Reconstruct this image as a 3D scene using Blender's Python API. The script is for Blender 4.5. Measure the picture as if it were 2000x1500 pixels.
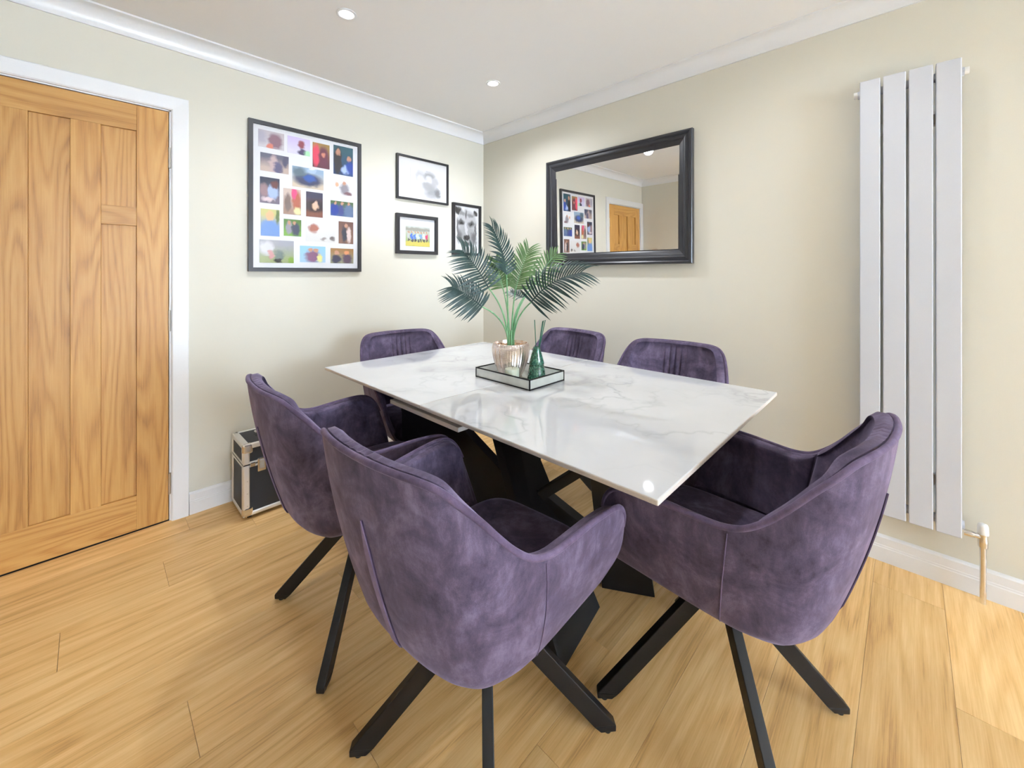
import bpy, bmesh, math, random
from mathutils import Vector, Matrix
random.seed(7)
R = math.radians
scene = bpy.context.scene
for o in list(bpy.data.objects):
    bpy.data.objects.remove(o, do_unlink=True)
COL = scene.collection

# ------------------------------------------------------------------ camera, world, exposure
CAM_H = 1.20
cam_d = bpy.data.cameras.new('camera')
cam_d.sensor_width = 36.0
cam_d.lens = 797.5 / 2000 * 36
cam_d.shift_y = -215.2 / 2000
cam_d.clip_start = 0.02
cam = bpy.data.objects.new('camera', cam_d)
cam.location = (0, 0, CAM_H)
cam.rotation_euler = (R(90), 0, R(44.1 - 90))
COL.objects.link(cam)
scene.camera = cam

world = bpy.data.worlds.new('world')
scene.world = world
world.use_nodes = True
world.node_tree.nodes['Background'].inputs['Color'].default_value = (0.68, 0.822, 1.0, 1)
world.node_tree.nodes['Background'].inputs['Strength'].default_value = 30.0
scene.view_settings.view_transform = 'Standard'
scene.view_settings.look = 'None'
scene.view_settings.gamma = 1.0
scene.view_settings.use_curve_mapping = False
scene.view_settings.exposure = 0.17
LAMP_W = 50.0            # each ceiling downlight
LAMP_COL = (0.90, 0.935, 1.0)

# room limits: left wall plane y=YA, right wall plane x=XB
YA, XB, XC, YD, ZC = 2.58, 2.315, -0.578, -5.5, 2.37

# ------------------------------------------------------------------ helpers
MATS = {}
def nodes_of(name):
    m = bpy.data.materials.new(name)
    m.use_nodes = True
    nt = m.node_tree
    return m, nt, nt.nodes['Principled BSDF']

def srgb(r, g, b):
    f = lambda c: (c / 255 / 12.92) if c / 255 <= 0.04045 else ((c / 255 + 0.055) / 1.055) ** 2.4
    return (f(r), f(g), f(b), 1)

def N(nt, typ, **kw):
    n = nt.nodes.new(typ)
    for k, v in kw.items():
        if k in n.inputs:
            n.inputs[k].default_value = v
        else:
            setattr(n, k, v)
    return n

def ramp(nt, stops, fac=None):
    n = nt.nodes.new('ShaderNodeValToRGB')
    e = n.color_ramp.elements
    while len(e) < len(stops):
        e.new(0.5)
    for el, (p, c) in zip(e, stops):
        el.position = p
        el.color = c
    if fac is not None:
        nt.links.new(fac, n.inputs['Fac'])
    return n

def mix(nt, a, b, fac, blend='MIX'):
    n = nt.nodes.new('ShaderNodeMix')
    n.data_type = 'RGBA'
    n.blend_type = blend
    for sock, v in (('A', a), ('B', b)):
        i = [s for s in n.inputs if s.name == sock and s.type == 'RGBA'][0]
        if isinstance(v, (tuple, list)):
            i.default_value = v
        else:
            nt.links.new(v, i)
    if isinstance(fac, (int, float)):
        n.inputs[0].default_value = fac
    else:
        nt.links.new(fac, n.inputs[0])
    return [s for s in n.outputs if s.type == 'RGBA'][0]

def math_n(nt, op, a, b=None, clamp=False):
    n = nt.nodes.new('ShaderNodeMath')
    n.operation = op
    n.use_clamp = clamp
    for i, v in enumerate((a, b)):
        if v is None:
            continue
        if isinstance(v, (int, float)):
            n.inputs[i].default_value = v
        else:
            nt.links.new(v, n.inputs[i])
    return n.outputs[0]

def plain(name, col, rough=0.5, metal=0.0, spec=0.5, bump=0.0, bscale=200.0, vary=0.0, coat=0.0):
    """procedural paint/metal/plastic: base colour with slight noise variation and fine relief"""
    if name in MATS:
        return MATS[name]
    m, nt, p = nodes_of(name)
    p.inputs['Roughness'].default_value = rough
    p.inputs['Metallic'].default_value = metal
    p.inputs['Specular IOR Level'].default_value = spec
    p.inputs['Coat Weight'].default_value = coat
    tc = N(nt, 'ShaderNodeTexCoord')
    no = N(nt, 'ShaderNodeTexNoise', Scale=bscale, Detail=3.0)
    nt.links.new(tc.outputs['Object'], no.inputs['Vector'])
    v = vary
    r = ramp(nt, [(0.3, tuple(c * (1 - v) for c in col[:3]) + (1,)), (0.7, tuple(min(1, c * (1 + v)) for c in col[:3]) + (1,))], no.outputs['Fac'])
    nt.links.new(r.outputs['Color'], p.inputs['Base Color'])
    if bump:
        b = N(nt, 'ShaderNodeBump', Strength=bump, Distance=0.002)
        nt.links.new(no.outputs['Fac'], b.inputs['Height'])
        nt.links.new(b.outputs['Normal'], p.inputs['Normal'])
    MATS[name] = m
    return m

def link(name, mesh, mat, parent=None, smooth=False, bevel=0.0):
    o = bpy.data.objects.new(name, mesh)
    COL.objects.link(o)
    if mat is not None and not mesh.materials:
        mesh.materials.append(mat)
    if smooth:
        for p in mesh.polygons:
            p.use_smooth = True
    if bevel:
        b = o.modifiers.new('bevel', 'BEVEL')
        b.width = bevel
        b.segments = 2
        b.limit_method = 'ANGLE'
        b.angle_limit = R(35)
    if parent is not None:
        o.parent = parent
        par = parent
        M = Matrix.Identity(4)
        chain = []
        while par is not None:
            chain.append(par)
            par = par.parent
        for c in reversed(chain):
            M = M @ c.matrix_parent_inverse @ c.matrix_basis
        o.matrix_parent_inverse = M.inverted()
    return o

def mesh_from(name, verts, faces):
    me = bpy.data.meshes.new(name)
    me.from_pydata([tuple(v) for v in verts], [], faces)
    bm = bmesh.new()
    bm.from_mesh(me)
    bmesh.ops.recalc_face_normals(bm, faces=bm.faces)
    bm.to_mesh(me)
    bm.free()
    return me

class MB:
    """collects shapes that make up ONE part"""
    def __init__(self):
        self.v, self.f = [], []
    def add(self, v, f):
        n = len(self.v)
        self.v += [Vector(p) for p in v]
        self.f += [tuple(i + n for i in q) for q in f]
        return self
    def box(self, x0, x1, y0, y1, z0, z1):
        v = [(x, y, z) for z in (z0, z1) for y in (y0, y1) for x in (x0, x1)]
        return self.add(v, [(0, 2, 3, 1), (4, 5, 7, 6), (0, 1, 5, 4), (2, 6, 7, 3), (0, 4, 6, 2), (1, 3, 7, 5)])
    def prism(self, poly, off):
        n = len(poly)
        off = Vector(off)
        v = [Vector(p) for p in poly] + [Vector(p) + off for p in poly]
        f = [tuple(range(n)), tuple(range(2 * n - 1, n - 1, -1))]
        f += [(i, (i + 1) % n, (i + 1) % n + n, i + n) for i in range(n)]
        return self.add(v, f)
    def loft(self, a, b):
        n = len(a)
        f = [tuple(range(n)), tuple(range(2 * n - 1, n - 1, -1))]
        f += [(i, (i + 1) % n, (i + 1) % n + n, i + n) for i in range(n)]
        return self.add(list(a) + list(b), f)
    def lathe(self, prof, c=(0, 0, 0), seg=40, cap=True, axis='Z'):
        c = Vector(c)
        v = []
        for r, h in prof:
            for k in range(seg):
                a = 2 * math.pi * k / seg
                p = (r * math.cos(a), r * math.sin(a), h)
                if axis == 'X':
                    p = (h, p[0], p[1])
                elif axis == 'Y':
                    p = (p[0], h, p[1])
                v.append(c + Vector(p))
        f = []
        for i in range(len(prof) - 1):
            for k in range(seg):
                k2 = (k + 1) % seg
                f.append((i * seg + k, i * seg + k2, (i + 1) * seg + k2, (i + 1) * seg + k))
        if cap:
            f.append(tuple(range(seg)))
            f.append(tuple((len(prof) - 1) * seg + k for k in range(seg)))
        return self.add(v, f)
    def tube(self, pts, r, seg=8, close=False):
        pts = [Vector(p) for p in pts]
        n = len(pts)
        rr = r if isinstance(r, (list, tuple)) else [r] * n
        v, f = [], []
        up = None
        for i, p in enumerate(pts):
            if close:
                t = (pts[(i + 1) % n] - pts[i - 1])
            else:
                t = pts[min(i + 1, n - 1)] - pts[max(i - 1, 0)]
            t.normalize()
            if up is None:
                up = Vector((0, 0, 1)) if abs(t.z) < 0.9 else Vector((1, 0, 0))
            s = t.cross(up).normalized()
            up = s.cross(t).normalized()
            for k in range(seg):
                a = 2 * math.pi * k / seg
                v.append(p + s * (rr[i] * math.cos(a)) + up * (rr[i] * math.sin(a)))
        m = n if close else n - 1
        for i in range(m):
            j = (i + 1) % n
            for k in range(seg):
                k2 = (k + 1) % seg
                f.append((i * seg + k, i * seg + k2, j * seg + k2, j * seg + k))
        if not close:
            f.append(tuple(range(seg)))
            f.append(tuple((n - 1) * seg + k for k in range(seg)))
        return self.add(v, f)
    def sweep(self, prof, p0, p1, u, w):
        """2-D profile (a,b) -> a*u + b*w, extruded from p0 to p1"""
        u, w = Vector(u), Vector(w)
        a = [Vector(p0) + u * x + w * y for x, y in prof]
        b = [Vector(p1) + u * x + w * y for x, y in prof]
        return self.loft(a, b)
    def mesh(self, name):
        return mesh_from(name, self.v, self.f)
    def build(self, name, mat, parent=None, smooth=False, bevel=0.0):
        return link(name, self.mesh(name), mat, parent, smooth, bevel)

def box(name, x0, x1, y0, y1, z0, z1, mat, parent=None, bevel=0.0):
    return MB().box(x0, x1, y0, y1, z0, z1).build(name, mat, parent, bevel=bevel)

def empty(name, loc, rz=0.0):
    o = bpy.data.objects.new(name, None)
    o.empty_display_size = 0.05
    o.location = loc
    o.rotation_euler = (0, 0, rz)
    COL.objects.link(o)
    return o

def tag(o, label=None, cat=None, group=None, kind=None):
    for k, v in (('label', label), ('category', cat), ('group', group), ('kind', kind)):
        if v:
            o[k] = v
    return o

def copy_tree(o, parent=None):
    c = o.copy()
    COL.objects.link(c)
    if parent is not None:
        c.parent = parent
    for ch in list(o.children):
        copy_tree(ch, c)
    return c

def struct(o):
    o['kind'] = 'structure'
    return o

def smooth_angle(o, ang=40):
    for p in o.data.polygons:
        p.use_smooth = True
    m = o.data
    try:
        m.set_sharp_from_angle(angle=R(ang))
    except Exception:
        pass
    return o

# ------------------------------------------------------------------ materials
def wood(name, light, mid, dark, axis=0, scale=1.0, rough=0.45, ring=1.0, cathedral=0.55, vary=0.12, coat=0.0, knots=0.0):
    """oak: grain runs along the object's `axis`; every object gets its own cut of the timber"""
    m, nt, p = nodes_of(name)
    tc = N(nt, 'ShaderNodeTexCoord')
    oi = N(nt, 'ShaderNodeObjectInfo')
    off = N(nt, 'ShaderNodeVectorMath', operation='MULTIPLY_ADD')
    cr = N(nt, 'ShaderNodeCombineXYZ')
    for i in range(3):
        nt.links.new(math_n(nt, 'MULTIPLY', oi.outputs['Random'], (37.0, 53.0, 71.0)[i]), cr.inputs[i])
    add = N(nt, 'ShaderNodeVectorMath', operation='ADD')
    nt.links.new(tc.outputs['Object'], add.inputs[0])
    nt.links.new(cr.outputs[0], add.inputs[1])
    nt.nodes.remove(off)
    def mp(s_long, s_cross):
        n = N(nt, 'ShaderNodeMapping')
        s = [s_cross] * 3
        s[axis] = s_long
        n.inputs['Scale'].default_value = [q * scale for q in s]
        nt.links.new(add.outputs[0], n.inputs['Vector'])
        return n.outputs[0]
    # flame figure: rings of a slowly warped cross coordinate
    warp = N(nt, 'ShaderNodeTexNoise', Scale=1.0, Detail=2.0, Roughness=0.35)
    nt.links.new(mp(0.55, 6.5), warp.inputs['Vector'])
    jit = N(nt, 'ShaderNodeTexNoise', Scale=1.0, Detail=3.0)
    nt.links.new(mp(5.0, 60.0), jit.inputs['Vector'])
    ph = math_n(nt, 'ADD', math_n(nt, 'MULTIPLY', warp.outputs['Fac'], 15.0 * ring), math_n(nt, 'MULTIPLY', jit.outputs['Fac'], 0.5))
    rings = math_n(nt, 'FRACT', ph)
    rr = ramp(nt, [(0.0, (0.30, 0.30, 0.30, 1)), (0.30, (0.72, 0.72, 0.72, 1)), (0.62, (0.62, 0.62, 0.62, 1)), (0.88, (0.22, 0.22, 0.22, 1)), (1.0, (0.30, 0.30, 0.30, 1))], rings)
    # fine fibre
    fib = N(nt, 'ShaderNodeTexNoise', Scale=1.0, Detail=4.0, Roughness=0.65)
    nt.links.new(mp(6.0, 260.0), fib.inputs['Vector'])
    brd = N(nt, 'ShaderNodeTexNoise', Scale=1.0, Detail=6.0, Roughness=0.62)
    nt.links.new(mp(2.0, 24.0), brd.inputs['Vector'])
    a = math_n(nt, 'MULTIPLY', rr.outputs['Color'], cathedral)
    b = math_n(nt, 'MULTIPLY', brd.outputs['Fac'], 1.0 - cathedral)
    s = math_n(nt, 'ADD', a, b)
    s = math_n(nt, 'ADD', s, math_n(nt, 'MULTIPLY', math_n(nt, 'SUBTRACT', fib.outputs['Fac'], 0.5), 0.55))
    vo = N(nt, 'ShaderNodeTexVoronoi', Scale=1.0)
    nt.links.new(mp(1.7, 5.0), vo.inputs['Vector'])
    kn = ramp(nt, [(0.0, (0.42, 0.42, 0.42, 1)), (0.05, (0.30, 0.30, 0.30, 1)), (0.16, (0, 0, 0, 1))], vo.outputs['Distance'])
    sep = N(nt, 'ShaderNodeSeparateColor')
    nt.links.new(vo.outputs['Color'], sep.inputs[0])
    s = math_n(nt, 'SUBTRACT', s, math_n(nt, 'MULTIPLY', kn.outputs['Color'], math_n(nt, 'GREATER_THAN', sep.outputs[0], 1.0 - knots)))
    c = ramp(nt, [(0.15, dark), (0.42, mid), (0.70, light)], s)
    tone = ramp(nt, [(0.0, (1 - vary, 1 - vary, 1 - vary, 1)), (1.0, (1 + vary * .6, 1 + vary * .6, 1 + vary * .6, 1))], oi.outputs['Random'])
    col = mix(nt, c.outputs['Color'], tone.outputs['Color'], 1.0, 'MULTIPLY')
    nt.links.new(col, p.inputs['Base Color'])
    p.inputs['Roughness'].default_value = rough
    p.inputs['Coat Weight'].default_value = coat
    p.inputs['Coat Roughness'].default_value = 0.25
    bp = N(nt, 'ShaderNodeBump', Strength=0.12, Distance=0.001)
    nt.links.new(fib.outputs['Fac'], bp.inputs['Height'])
    nt.links.new(bp.outputs['Normal'], p.inputs['Normal'])
    return m

M_FLOOR = wood('oak_laminate', srgb(240, 202, 144), srgb(222, 177, 114), srgb(166, 117, 68), axis=0, ring=0.8, cathedral=0.34, rough=0.42, vary=0.10, knots=0.35)
M_DOORV = wood('oak_vertical', srgb(196, 148, 80), srgb(180, 128, 62), srgb(140, 90, 40), axis=2, ring=1.25, cathedral=0.55, rough=0.45, vary=0.08)
M_DOORH = wood('oak_horizontal', srgb(196, 148, 80), srgb(180, 128, 62), srgb(140, 90, 40), axis=0, ring=1.25, cathedral=0.55, rough=0.45, vary=0.08)
M_WALL = plain('wall_paint', srgb(217, 213, 200), 0.85, bump=0.05, bscale=400, vary=0.012, spec=0.2)
M_CEIL = plain('ceiling_paint', srgb(245, 245, 245), 0.85, bump=0.03, bscale=300, vary=0.008, spec=0.2)
M_TRIM = plain('white_gloss', srgb(232, 232, 233), 0.3, vary=0.005)
M_BLACKMETAL = plain('black_metal', srgb(21, 20, 22), 0.45, metal=0.0, bump=0.1, bscale=900, vary=0.08, spec=0.3)
M_FRAMEBLK = plain('frame_black', srgb(36, 34, 38), 0.4, bump=0.05, bscale=300, vary=0.1)
M_MIRFRAME = plain('mirror_frame_black', srgb(40, 40, 45), 0.30, bump=0.02, bscale=160, vary=0.08)
M_CHROME = plain('chrome', (0.75, 0.74, 0.74, 1), 0.15, metal=1.0, vary=0.02)
M_STEEL = plain('brushed_steel', (0.62, 0.61, 0.59, 1), 0.32, metal=1.0, bump=0.1, bscale=600, vary=0.05)
M_ALU = plain('aluminium_edging', (0.82, 0.81, 0.79, 1), 0.34, metal=0.75, bump=0.05, bscale=500, vary=0.04)
M_CASE = plain('case_black_board', srgb(34, 36, 42), 0.55, bump=0.5, bscale=700, vary=0.25)
M_RAD = plain('radiator_enamel', srgb(204, 207, 215), 0.38, metal=0.0, bump=0.02, bscale=900, vary=0.02)
M_WHITEP = plain('white_plastic', srgb(240, 240, 238), 0.35, vary=0.01)
M_RUBBER = plain('rubber', srgb(22, 22, 22), 0.8, vary=0.1)
M_MAT = plain('mount_card', srgb(226, 226, 229), 0.8, vary=0.006)
M_CANDLE = plain('candle_wax', srgb(250, 252, 238), 0.5, vary=0.015)
M_WHITEPAPER = plain('white_paper', srgb(224, 222, 221), 0.8, vary=0.006)
M_DARKGAP = plain('dark_void', srgb(24, 22, 22), 0.9)

def velvet(name, base, lightc, darkc):
    m, nt, p = nodes_of(name)
    tc = N(nt, 'ShaderNodeTexCoord')
    oi = N(nt, 'ShaderNodeObjectInfo')
    add = N(nt, 'ShaderNodeVectorMath', operation='ADD')
    cr = N(nt, 'ShaderNodeCombineXYZ')
    for i in range(3):
        nt.links.new(math_n(nt, 'MULTIPLY', oi.outputs['Random'], (11.0, 17.0, 23.0)[i]), cr.inputs[i])
    nt.links.new(tc.outputs['Object'], add.inputs[0])
    nt.links.new(cr.outputs[0], add.inputs[1])
    big = N(nt, 'ShaderNodeTexNoise', Scale=9.0, Detail=7.0, Roughness=0.66, Distortion=0.6)
    nt.links.new(add.outputs[0], big.inputs['Vector'])
    mp = N(nt, 'ShaderNodeMapping')
    mp.inputs['Scale'].default_value = (14, 14, 5)
    nt.links.new(add.outputs[0], mp.inputs['Vector'])
    brush = N(nt, 'ShaderNodeTexNoise', Scale=3.0, Detail=7.0, Roughness=0.7)
    nt.links.new(mp.outputs[0], brush.inputs['Vector'])
    fine = N(nt, 'ShaderNodeTexNoise', Scale=650.0, Detail=2.0)
    nt.links.new(tc.outputs['Object'], fine.inputs['Vector'])
    s = math_n(nt, 'ADD', math_n(nt, 'MULTIPLY', big.outputs['Fac'], 0.62), math_n(nt, 'MULTIPLY', brush.outputs['Fac'], 0.28))
    s = math_n(nt, 'ADD', s, math_n(nt, 'MULTIPLY', fine.outputs['Fac'], 0.10))
    c = ramp(nt, [(0.36, darkc), (0.5, base), (0.65, lightc)], s)
    nt.links.new(c.outputs['Color'], p.inputs['Base Color'])
    p.inputs['Roughness'].default_value = 0.85
    p.inputs['Specular IOR Level'].default_value = 0.15
    p.inputs['Sheen Weight'].default_value = 0.35
    p.inputs['Sheen Roughness'].default_value = 0.35
    p.inputs['Sheen Tint'].default_value = srgb(205, 190, 225)
    b = N(nt, 'ShaderNodeBump', Strength=0.15, Distance=0.001)
    nt.links.new(fine.outputs['Fac'], b.inputs['Height'])
    nt.links.new(b.outputs['Normal'], p.inputs['Normal'])
    return m
M_VELVET = velvet('purple_velvet', srgb(86, 76, 97), srgb(123, 111, 136), srgb(56, 48, 63))
M_PIPING = velvet('purple_velvet_piping', srgb(92, 79, 102), srgb(116, 101, 126), srgb(70, 59, 78))

def marble():
    m, nt, p = nodes_of('marble_ceramic')
    tc = N(nt, 'ShaderNodeTexCoord')
    w = N(nt, 'ShaderNodeTexNoise', Scale=1.7, Detail=5.0, Roughness=0.6)
    nt.links.new(tc.outputs['Object'], w.inputs['Vector'])
    wv = N(nt, 'ShaderNodeVectorMath', operation='SCALE')
    nt.links.new(w.outputs['Color'], wv.inputs[0])
    wv.inputs['Scale'].default_value = 0.55
    ad = N(nt, 'ShaderNodeVectorMath', operation='ADD')
    nt.links.new(tc.outputs['Object'], ad.inputs[0])
    nt.links.new(wv.outputs[0], ad.inputs[1])
    v = N(nt, 'ShaderNodeTexNoise', Scale=1.5, Detail=1.5, Roughness=0.45)
    nt.links.new(ad.outputs[0], v.inputs['Vector'])
    ridge = math_n(nt, 'ABSOLUTE', math_n(nt, 'SUBTRACT', v.outputs['Fac'], 0.5))
    vein = ramp(nt, [(0.0, (1, 1, 1, 1)), (0.014, (0.55, 0.55, 0.55, 1)), (0.075, (0, 0, 0, 1))], ridge)
    msk = N(nt, 'ShaderNodeTexNoise', Scale=2.6, Detail=2.0)
    nt.links.new(tc.outputs['Object'], msk.inputs['Vector'])
    mk = ramp(nt, [(0.40, (0, 0, 0, 1)), (0.60, (1, 1, 1, 1))], msk.outputs['Fac'])
    f = math_n(nt, 'MULTIPLY', vein.outputs['Color'], mk.outputs['Color'])
    f = math_n(nt, 'MULTIPLY', f, 0.85)
    v2 = N(nt, 'ShaderNodeTexNoise', Scale=3.4, Detail=2.5, Roughness=0.5)
    nt.links.new(ad.outputs[0], v2.inputs['Vector'])
    rg2 = math_n(nt, 'ABSOLUTE', math_n(nt, 'SUBTRACT', v2.outputs['Fac'], 0.47))
    vn2 = ramp(nt, [(0.0, (0.6, 0.6, 0.6, 1)), (0.008, (0.3, 0.3, 0.3, 1)), (0.035, (0, 0, 0, 1))], rg2)
    f = math_n(nt, 'MAXIMUM', f, math_n(nt, 'MULTIPLY', vn2.outputs['Color'], math_n(nt, 'ADD', math_n(nt, 'MULTIPLY', mk.outputs['Color'], 0.7), 0.12)))
    cloud = ramp(nt, [(0.35, srgb(204, 206, 209)), (0.7, srgb(214, 216, 219))], w.outputs['Fac'])
    c = mix(nt, cloud.outputs['Color'], srgb(150, 152, 157), f)
    nt.links.new(c, p.inputs['Base Color'])
    p.inputs['Roughness'].default_value = 0.05
    p.inputs['Specular IOR Level'].default_value = 0.45
    p.inputs['Coat Weight'].default_value = 0.3
    p.inputs['Coat Roughness'].default_value = 0.03
    return m
M_MARBLE = marble()
M_EDGE = plain('ceramic_edge', srgb(205, 196, 188), 0.4, vary=0.03)

def glass_pane(name, tint=(1, 1, 1, 1), gl=0.06):
    """thin clear pane: mostly transparent with a Fresnel reflection"""
    m, nt, p = nodes_of(name)
    nt.nodes.remove(p)
    out = nt.nodes['Material Output']
    tr = N(nt, 'ShaderNodeBsdfTransparent', Color=tint)
    g = N(nt, 'ShaderNodeBsdfGlossy', Roughness=0.02)
    fr = N(nt, 'ShaderNodeLayerWeight', Blend=0.5)
    f5 = math_n(nt, 'POWER', fr.outputs['Facing'], 5.0)
    mx = N(nt, 'ShaderNodeMixShader')
    nt.links.new(math_n(nt, 'ADD', math_n(nt, 'MULTIPLY', f5, 0.7), gl, True), mx.inputs[0])
    nt.links.new(tr.outputs[0], mx.inputs[1])
    nt.links.new(g.outputs[0], mx.inputs[2])
    nt.links.new(mx.outputs[0], out.inputs['Surface'])
    return m
M_GLASS = glass_pane('picture_glass', gl=0.03)
M_TRAYGLASS = glass_pane('tray_glass', (0.96, 0.98, 0.97, 1), gl=0.04)
def frosted():
    m, nt, p = nodes_of('frosted_glass')
    p.inputs['Base Color'].default_value = (0.86, 0.90, 0.87, 1)
    p.inputs['Roughness'].default_value = 0.15
    tc = N(nt, 'ShaderNodeTexCoord')
    no = N(nt, 'ShaderNodeTexNoise', Scale=14.0, Detail=2.0)
    nt.links.new(tc.outputs['Object'], no.inputs['Vector'])
    nt.links.new(math_n(nt, 'ADD', math_n(nt, 'MULTIPLY', no.outputs['Fac'], 0.3), 0.45), p.inputs['Alpha'])
    return m
M_FROST = frosted()
M_MIRROR = plain('mirror_silver', (0.93, 0.935, 0.93, 1), 0.0, metal=1.0)

def emit(name, col, s):
    m, nt, p = nodes_of(name)
    p.inputs['Base Color'].default_value = (0.9, 0.9, 0.9, 1)
    p.inputs['Emission Color'].default_value = col
    p.inputs['Emission Strength'].default_value = s
    return m
M_LAMP = emit('lamp_glow', (1, 0.98, 0.96, 1), 14.0)

# ------------------------------------------------------------------ the room
# floor: dark underlay with individual oak planks on it
floor = struct(box('floor', XC - 0.1, XB + 0.1, YD - 0.1, YA + 0.1, -0.06, -0.009, M_DARKGAP))
PW, PL = 0.1937, 1.29
row_joint = {11: 0.55, 10: 0.21, 9: -0.071, 8: 0.95, 7: 0.691, 6: 0.189, 5: 0.86, 4: 0.488, 3: -0.14, 2: 0.792, 1: 0.33, 0: 1.05}
k = 12
rows = range(-30, 13)
for k in rows:
    y0 = 0.098 + PW * k
    y1 = min(y0 + PW, YA)
    y0 = max(y0, YD)
    if y1 - y0 < 0.02:
        continue
    j = row_joint.get(k, (k * 0.457) % PL)
    x = j - PL * math.ceil((j - XC) / PL)
    while x < XB:
        a, b = max(x, XC), min(x + PL, XB)
        if b - a > 0.02:
            cx, cy = (a + b) / 2, (y0 + y1) / 2
            mb = MB().box(a - cx + 0.0005, b - cx - 0.0005, y0 - cy + 0.0004, y1 - cy - 0.0004, -0.009, 0.0)
            o = bpy.data.objects.new('plank', mb.mesh('plank'))
            o.data.materials.append(M_FLOOR)
            COL.objects.link(o)
            o.location = (cx, cy, 0)
            o.parent = floor
        x += PL

T = 0.12
DX0, DX1, DZ = -0.515, 0.272, 1.99          # door opening
w = MB()
w.box(XC - T, DX0 - 0.01, YA, YA + T, 0, ZC)
w.box(DX1 + 0.01, XB + T, YA, YA + T, 0, ZC)
w.box(DX0 - 0.01, DX1 + 0.01, YA, YA + T, DZ + 0.01, ZC)
struct(w.build('wall_left', M_WALL))
struct(box('wall_right', XB, XB + T, YD - T, YA, 0, ZC, M_WALL))
struct(box('wall_side', XC - T, XC, YD - T, YA, 0, ZC, M_WALL))
WX0, WX1, WZ0, WZ1 = -0.30, 2.00, 0.05, 2.20  # assumed glazed opening behind the viewer, added and sized to light the room
w = MB()
w.box(XC, WX0, YD - T, YD, 0, ZC)
w.box(WX1, XB, YD - T, YD, 0, ZC)
w.box(WX0, WX1, YD - T, YD, WZ1, ZC)
w.box(WX0, WX1, YD - T, YD, 0, WZ0)
struct(w.build('wall_rear', M_WALL))
ceil_o = struct(box('ceiling', XC - T, XB + T, YD - T, YA + T, ZC, ZC + 0.1, M_CEIL))

win = struct(empty('assumed_window_1', ((WX0 + WX1) / 2, YD - 0.06, WZ0)))
wf = MB()
for a, b in ((WX0, WX0 + 0.06), (WX1 - 0.06, WX1), ((WX0 + WX1) / 2 - 0.04, (WX0 + WX1) / 2 + 0.04)):
    wf.box(a, b, YD - 0.09, YD - 0.03, WZ0, WZ1)
wf.box(WX0, WX1, YD - 0.09, YD - 0.03, WZ0, WZ0 + 0.07)
wf.box(WX0, WX1, YD - 0.09, YD - 0.03, WZ1 - 0.06, WZ1)
wf.build('assumed_window_frame', M_TRIM, win)
mid = (WX0 + WX1) / 2
box('pane', WX0 + 0.06, mid - 0.04, YD - 0.064, YD - 0.058, WZ0 + 0.07, WZ1 - 0.06, M_GLASS, win)
box('pane', mid + 0.04, WX1 - 0.06, YD - 0.064, YD - 0.058, WZ0 + 0.07, WZ1 - 0.06, M_GLASS, win)

# skirting boards: two-step profile
SK = [(0, 0), (0.018, 0), (0.018, 0.058), (0.0155, 0.061), (0.0155, 0.066), (0.013, 0.069), (0.013, 0.098), (0.008, 0.104), (0.0, 0.107)]
struct(MB().sweep(SK, (0.342, YA, 0), (XB, YA, 0), (0, -1, 0), (0, 0, 1)).build('baseboard_left', M_TRIM))
struct(MB().sweep(SK, (XB, YD, 0), (XB, YA - 0.018, 0), (-1, 0, 0), (0, 0, 1)).build('baseboard_right', M_TRIM))
struct(MB().sweep(SK, (XC, YD, 0), (XC, YA, 0), (1, 0, 0), (0, 0, 1)).build('baseboard_side', M_TRIM))
# coved cornice
CV = [(0, 0), (0.0, 0.080), (0.068, 0.080), (0.068, 0.072)]
for t in range(0, 9):
    a = R(90 * t / 8)
    CV.append((0.062 - 0.054 * math.sin(a), 0.070 - 0.060 * (1 - math.cos(a))))
CV.append((0.008, 0.0))
z0 = ZC - 0.080
struct(smooth_angle(MB().sweep(CV, (XC, YA, z0), (XB, YA, z0), (0, -1, 0), (0, 0, 1)).build('trim_1', M_TRIM), 25))
struct(smooth_angle(MB().sweep(CV, (XB, YD, z0), (XB, YA, z0), (-1, 0, 0), (0, 0, 1)).build('trim_2', M_TRIM), 25))
struct(smooth_angle(MB().sweep(CV, (XC, YD, z0), (XC, YA, z0), (1, 0, 0), (0, 0, 1)).build('trim_3', M_TRIM), 25))
struct(smooth_angle(MB().sweep(CV, (XC, YD, z0), (XB, YD, z0), (0, 1, 0), (0, 0, 1)).build('trim_4', M_TRIM), 25))

# ------------------------------------------------------------------ oak door
door = struct(empty('door_1', (-0.118, YA, 0)))
D0, D1, DB, DT = -0.499, 0.263, 0.008, 1.985
YF, YP = YA - 0.004, YA + 0.008             # stile face, recessed panel face
cols = [D0, -0.388, -0.271, -0.178, -0.061, 0.032, 0.149, D1]
def dpart(name, x0, x1, z0, z1, mat, yf):
    cx, cz = (x0 + x1) / 2, (z0 + z1) / 2
    me = MB().box(x0 - cx, x1 - cx, yf - YA, 0.036, z0 - cz, z1 - cz).mesh(name)
    o = link(name, me, mat, None, bevel=0.0012)
    o.location = (cx, YA, cz)
    o.parent = door
    o.matrix_parent_inverse = Matrix.Translation(-Vector(door.location))
    return o
RT, RB = 1.866, 0.167
for i in (0, 6):
    dpart('stile', cols[i], cols[i + 1], DB, DT, M_DOORV, YF)
for i in (2, 4):
    dpart('stile', cols[i], cols[i + 1], RB, RT, M_DOORV, YF)
dpart('rail', cols[1], cols[6], RT, DT, M_DOORH, YF)
dpart('rail', cols[1], cols[6], DB, RB, M_DOORH, YF)
for i in (1, 5):
    dpart('rail', cols[i], cols[i + 1], 1.423, 1.509, M_DOORH, YF)
    dpart('panel', cols[i], cols[i + 1], 1.509, RT, M_DOORV, YP)
    dpart('panel', cols[i], cols[i + 1], RB, 1.423, M_DOORV, YP)
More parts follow.
